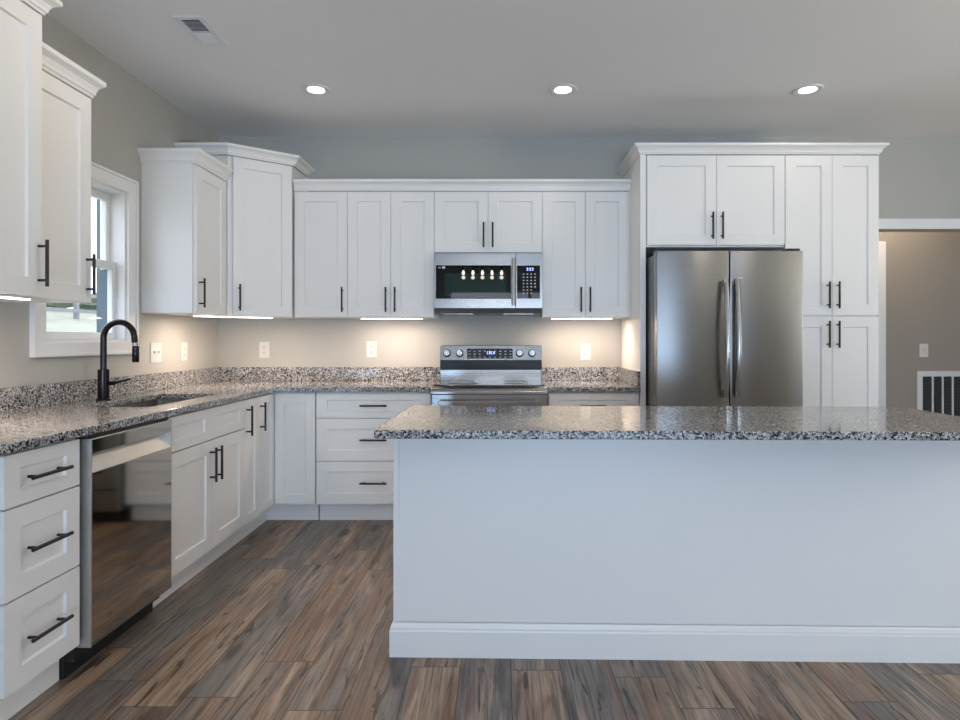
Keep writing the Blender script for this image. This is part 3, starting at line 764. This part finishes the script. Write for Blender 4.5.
for (a, b) in ((0.06, 0.27), (mw-0.27, mw-0.06)):
    MB().box(a, b, 0.06, 0.16, -0.016, -0.0125).build('vent_filter', M_STEEL, m0)
for q in range(1): MB().box(0.01, mw-0.01, 0.002, 0.034, 0.020, mz(308.6)).build('lower_trim', M_RUBBER, m0)

# ---- refrigerator ---------------------------------------------------------------------------------
FX0, FX1, FY = 0.963, 1.868, 3.80
fw = FX1-FX0
fr_ = thing('refrigerator', 'stainless french-door refrigerator between the side panel and the pantry', 'refrigerator', (FX0, FY, 0))
MB().box(0.004, fw-0.004, 0.105, 0.83, 0.03, 1.745).build('case', M_GREYSIDE, fr_, 0.004)
for (a, b) in ((0.05, 0.12), (fw-0.12, fw-0.05)):
    MB().box(a, b, 0.13, 0.20, 0.0, 0.03).build('foot', M_RUBBER, fr_)
mid = (729.6-501)*FY/615-FX0
for (a, b, hx, sgn) in ((0.0, mid-0.003, mid-0.034, -1), (mid+0.003, fw, mid+0.034, 1)):
    dm = MB().box(a, b, 0.0, 0.092, 0.745, 1.760).build('door', M_STEELV, fr_, 0.010, smooth=True)
    MB().box(a+0.012, b-0.012, 0.0925, 0.1045, 0.755, 1.735).build('gasket', M_RUBBER, dm)
    hp = []
    for k in range(17):
        u = k/16; hp.append((hx, -0.030-0.038*math.sin(math.pi*u)**0.8, 0.855+u*0.725))
    h = MB().tube(hp, 0.017, 12, flat=0.75)
    h.box(hx-0.011, hx+0.011, -0.035, 0.001, 0.860, 0.900).box(hx-0.011, hx+0.011, -0.035, 0.001, 1.535, 1.575)
    h.build('handle', M_STEEL, dm, smooth=True)
    MB().box((0.01 if sgn < 0 else fw-0.09), (0.09 if sgn < 0 else fw-0.01), 0.02, 0.16, 1.7605, 1.776).build('hinge_cover', M_RUBBER, fr_, 0.004)
MB().box(mid+0.055, mid+0.085, -0.001, 0.001, 1.588, 1.593).build('logo_mark', M_MARK, fr_)
dm = MB().box(0.0, fw, 0.0, 0.092, 0.06, 0.738).build('freezer_drawer', M_STEELV, fr_, 0.010, smooth=True)
MB().box(0.012, fw-0.012, 0.0925, 0.1045, 0.07, 0.73).build('gasket', M_RUBBER, dm)
h = MB().tube([(0.09, -0.05, 0.66), (fw-0.09, -0.05, 0.66)], 0.015, 12).box(0.11, 0.14, -0.05, 0.001, 0.65, 0.67).box(fw-0.14, fw-0.11, -0.05, 0.001, 0.65, 0.67)
h.build('handle', M_STEEL, dm, smooth=True)

# ------------------------------------------------------------------ light fixtures
def downlight(x, label, y=3.788, power=0.7):
    o = thing('recessed_downlight', label, 'ceiling light', (x, y, ZC), 0, 'recessed downlights')
    MB().lathe([(0.052, 0.0), (0.052, -0.003), (0.066, -0.009), (0.084, -0.006), (0.087, 0.0)], seg=40).build('trim_ring', M_VENTW, o, smooth=True)
    MB().lathe([(0.051, -0.001), (0.051, -0.004), (0.03, -0.005)], seg=40).build('lens', M_LENS, o, smooth=True)
    lamp('downlight_lamp', 'AREA', (x, y, ZC-0.012), (0, 0, 0), power, DOWN, shape='DISK', size=0.12)
downlight(-1.139, 'lit round downlight in the ceiling above the corner end of the counter')
downlight(0.382, 'lit round downlight in the ceiling above the microwave side of the range')
downlight(1.89, 'lit round downlight in the ceiling before the refrigerator and pantry')

for x, w_ in ((-1.139, 'beside the window wall'), (0.382, 'over its end nearest the sink'), (1.89, 'over its end nearest the hallway')):  # unseen downlights, added to brighten drawers, doors and floor
    downlight(x, 'added fill downlight above the island %s, out of view' % w_, 2.45, 3.6)

def led(x0, y0, x1, y1, label, energy):
    cx_, cy_ = (x0+x1)/2, (y0+y1)/2; ln_ = math.hypot(x1-x0, y1-y0); an = math.atan2(y1-y0, x1-x0)
    o = thing('light_bar', label, 'under-cabinet light', (cx_, cy_, UZ0), an, 'under-cabinet light bars')
    MB().box(-ln_/2, ln_/2, -0.018, 0.018, -0.009, -0.0005).build('housing', M_VENTW, o, 0.001)
    MB().box(-ln_/2+0.004, ln_/2-0.004, -0.015, 0.015, -0.013, -0.0092).build('diffuser', M_LED, o)
    lamp('light_bar_lamp', 'AREA', (cx_, cy_, UZ0-0.016), (0, 0, an), energy, WARM, shape='RECTANGLE', size=ln_, size_y=0.03)
led(-1.785, 1.93, -1.785, 2.318, 'glowing bar under the tall upper cabinet of the window wall', 5)
led(-1.96, 3.92, -1.585, 4.26, 'glowing bar slanting under the diagonal corner cabinet', 5.8)
led((361-501)*4.42/615, 4.42, (423-501)*4.42/615, 4.42, 'glowing bar under the two-door cabinet on the corner side of the microwave', 4.0)
led((551-501)*4.42/615, 4.42, (612-501)*4.42/615, 4.42, 'glowing bar under the cabinet between microwave and refrigerator', 3.7)

# linear chandelier over the dining place behind the viewpoint (mirrored in the appliances)
ch = thing('linear_chandelier', 'black bar chandelier with five bulbs, mirrored in the microwave door glass', 'chandelier', (-0.30, -1.40, 2.29))
MB().box(-0.42, 0.42, -0.015, 0.015, 0.10, 0.13).build('bar', M_BLACK, ch, 0.002)
MB().tube([(-0.25, 0, 0.13), (-0.25, 0, 0.455)], 0.006).tube([(0.25, 0, 0.13), (0.25, 0, 0.455)], 0.006).build('rods', M_BLACK, ch)
MB().box(-0.32, 0.32, -0.05, 0.05, 0.44, 0.4595).build('canopy', M_BLACK, ch, 0.003)
for k in range(5):
    x = -0.31+0.155*k
    s_ = MB().lathe([(0.018, 0.045), (0.02, 0.10)], (x, 0, 0), seg=16).build('socket', M_BLACK, ch, smooth=True)
    MB().lathe([(0.008, -0.030), (0.018, -0.022), (0.023, -0.004), (0.020, 0.018), (0.012, 0.046)], (x, 0, 0), seg=16).build('bulb', M_BULB, s_, smooth=True)
    lamp('chandelier_lamp', 'POINT', (-0.30+x, -1.40, 2.22), (0, 0, 0), 0.6, DOWN, shadow_soft_size=0.03)
hl = thing('hall_ceiling_light', 'round flush light on the hallway ceiling beyond the opening', 'ceiling light', (3.25, 5.10, ZC))
MB().lathe([(0.12, 0.0), (0.13, -0.02), (0.11, -0.045)], seg=32).build('base', M_VENTW, hl, smooth=True)
MB().lathe([(0.108, -0.0455), (0.10, -0.07), (0.06, -0.085)], seg=32).build('diffuser', M_LENS, hl, smooth=True)
lamp('hall_lamp', 'POINT', (3.25, 5.06, ZC-0.14), (0, 0, 0), 17, (1.0, 0.80, 0.60), shadow_soft_size=0.06)

# ------------------------------------------------------------------ vent, outlets, switch, grille
v = thing('ceiling_vent', 'white slotted rectangular air register in the ceiling', 'vent', (-1.495, 3.07, ZC))
MB().grid([-0.073, -0.044, 0.044, 0.073], [-0.146, -0.116, 0.116, 0.146], lambda a, b: not (abs(a) < 0.044 and abs(b) < 0.116), -0.006, 0.0).build('frame', M_VENTW, v, 0.002)
MB().box(-0.044, 0.044, -0.116, 0.116, -0.0012, -0.0004).build('duct', M_VENTD, v)
MB().box(-0.044, 0.044, -0.004, 0.004, -0.006, -0.0014).build('divider', M_VENTW, v)
for k in range(9):
    for (sgn, y) in ((1, 0.011+0.0120*k), (-1, -0.011-0.0120*k)):
        q = Matrix.Translation((0, y, -0.0065)) @ Matrix.Rotation(R(-30 if sgn > 0 else 32), 4, 'X')
        MB().box(-0.044, 0.044, (-0.0029 if sgn > 0 else -0.0062), (0.0029 if sgn > 0 else 0.0062), -0.0006, 0.0006, q).build('louver', M_VENTW, v)

def wallplate(name, label, cat, loc, rz, wd, ht, slots, group=None):
    o = thing(name, label, cat, loc, rz, group)
    pl = MB().box(-wd/2, wd/2, -0.006, 0, -ht/2, ht/2).build('plate', M_PLATE, o, 0.002)
    for (kind, x) in slots:
        if kind == 'duplex':
            for z in (-0.021, 0.021):
                rc = MB().box(x-0.017, x+0.017, -0.008, -0.0062, z-0.0145, z+0.0145).build('receptacle', M_PLATE, o, 0.002)
                MB().box(x-0.009, x-0.006, -0.0086, -0.0081, z-0.004, z+0.006).box(x+0.006, x+0.009, -0.0086, -0.0081, z-0.004, z+0.006).box(x-0.0025, x+0.0025, -0.0086, -0.0081, z-0.011, z-0.007).build('slots', M_SLOT, rc)
        else:
            rk = MB().box(x-0.0055, x+0.0055, -0.016, -0.0062, -0.004, 0.012).build('toggle', M_PLATE, o, 0.001)
    return o
OG = 'wall outlets above the counter'
wallplate('power_outlet', 'white double plate on the window wall close to the faucet', 'outlet', (XL, 3.826, 1.128), LEFT, 0.118, 0.122, [('toggle', -0.023), ('toggle', 0.023)])
wallplate('power_outlet', 'white single outlet on the window wall nearest the room corner', 'outlet', (XL, 4.165, 1.128), LEFT, 0.078, 0.122, [('duplex', 0)])
wallplate('power_outlet', 'white outlet on the back wall beneath the diagonal corner cabinet', 'outlet', (-1.80, YB, 1.132), 0, 0.076, 0.122, [('duplex', 0)])
wallplate('power_outlet', 'white outlet under the cabinet on the corner side of the range', 'outlet', (-0.985, YB, 1.136), 0, 0.076, 0.122, [('duplex', 0)])
wallplate('power_outlet', 'white outlet on the wall between range and refrigerator panel', 'outlet', (0.643, YB, 1.118), 0, 0.078, 0.124, [('duplex', 0)])
wallplate('light_switch', 'white light switch on the hallway wall above the return grille', 'switch', ((923.5-501)*HY1/615, HY1, 1.115), 0, 0.076, 0.118, [('toggle', 0)])
gx = 3.645; gw = 0.80; gz0, gz1 = 0.35, 0.935
g = thing('return_air_grille', 'large white return air grille low on the hallway wall', 'grille', (gx, HY1, 0))
gb = MB().grid([0, 0.048, gw-0.048, gw], [gz0, gz0+0.048, gz1-0.048, gz1], lambda a, b: not (0.048 < a < gw-0.048 and gz0+0.048 < b < gz1-0.048), -0.016, -0.0005, RB)
gb.build('frame', M_VENTW, g, 0.003)
MB().box(0.048, gw-0.048, -0.003, -0.001, gz0+0.048, gz1-0.048).build('backing', M_VENTD, g)
nb = 7
for k in range(1, nb+1):
    x = 0.048+(gw-0.096)*k/(nb+1)
    MB().box(x-0.007, x+0.007, -0.016, -0.0032, gz0+0.048, gz1-0.048).build('bar', M_VENTW, g)
lv_ = MB(); z = gz0+0.056
while z < gz1-0.052:
    q = Matrix.Translation((0, -0.009, z)) @ Matrix.Rotation(R(40), 4, 'X'); lv_.box(0.048, gw-0.048, -0.0055, 0.0055, -0.0005, 0.0005, q); z += 0.013
lv_.build('louvers', M_GREYSIDE, g)
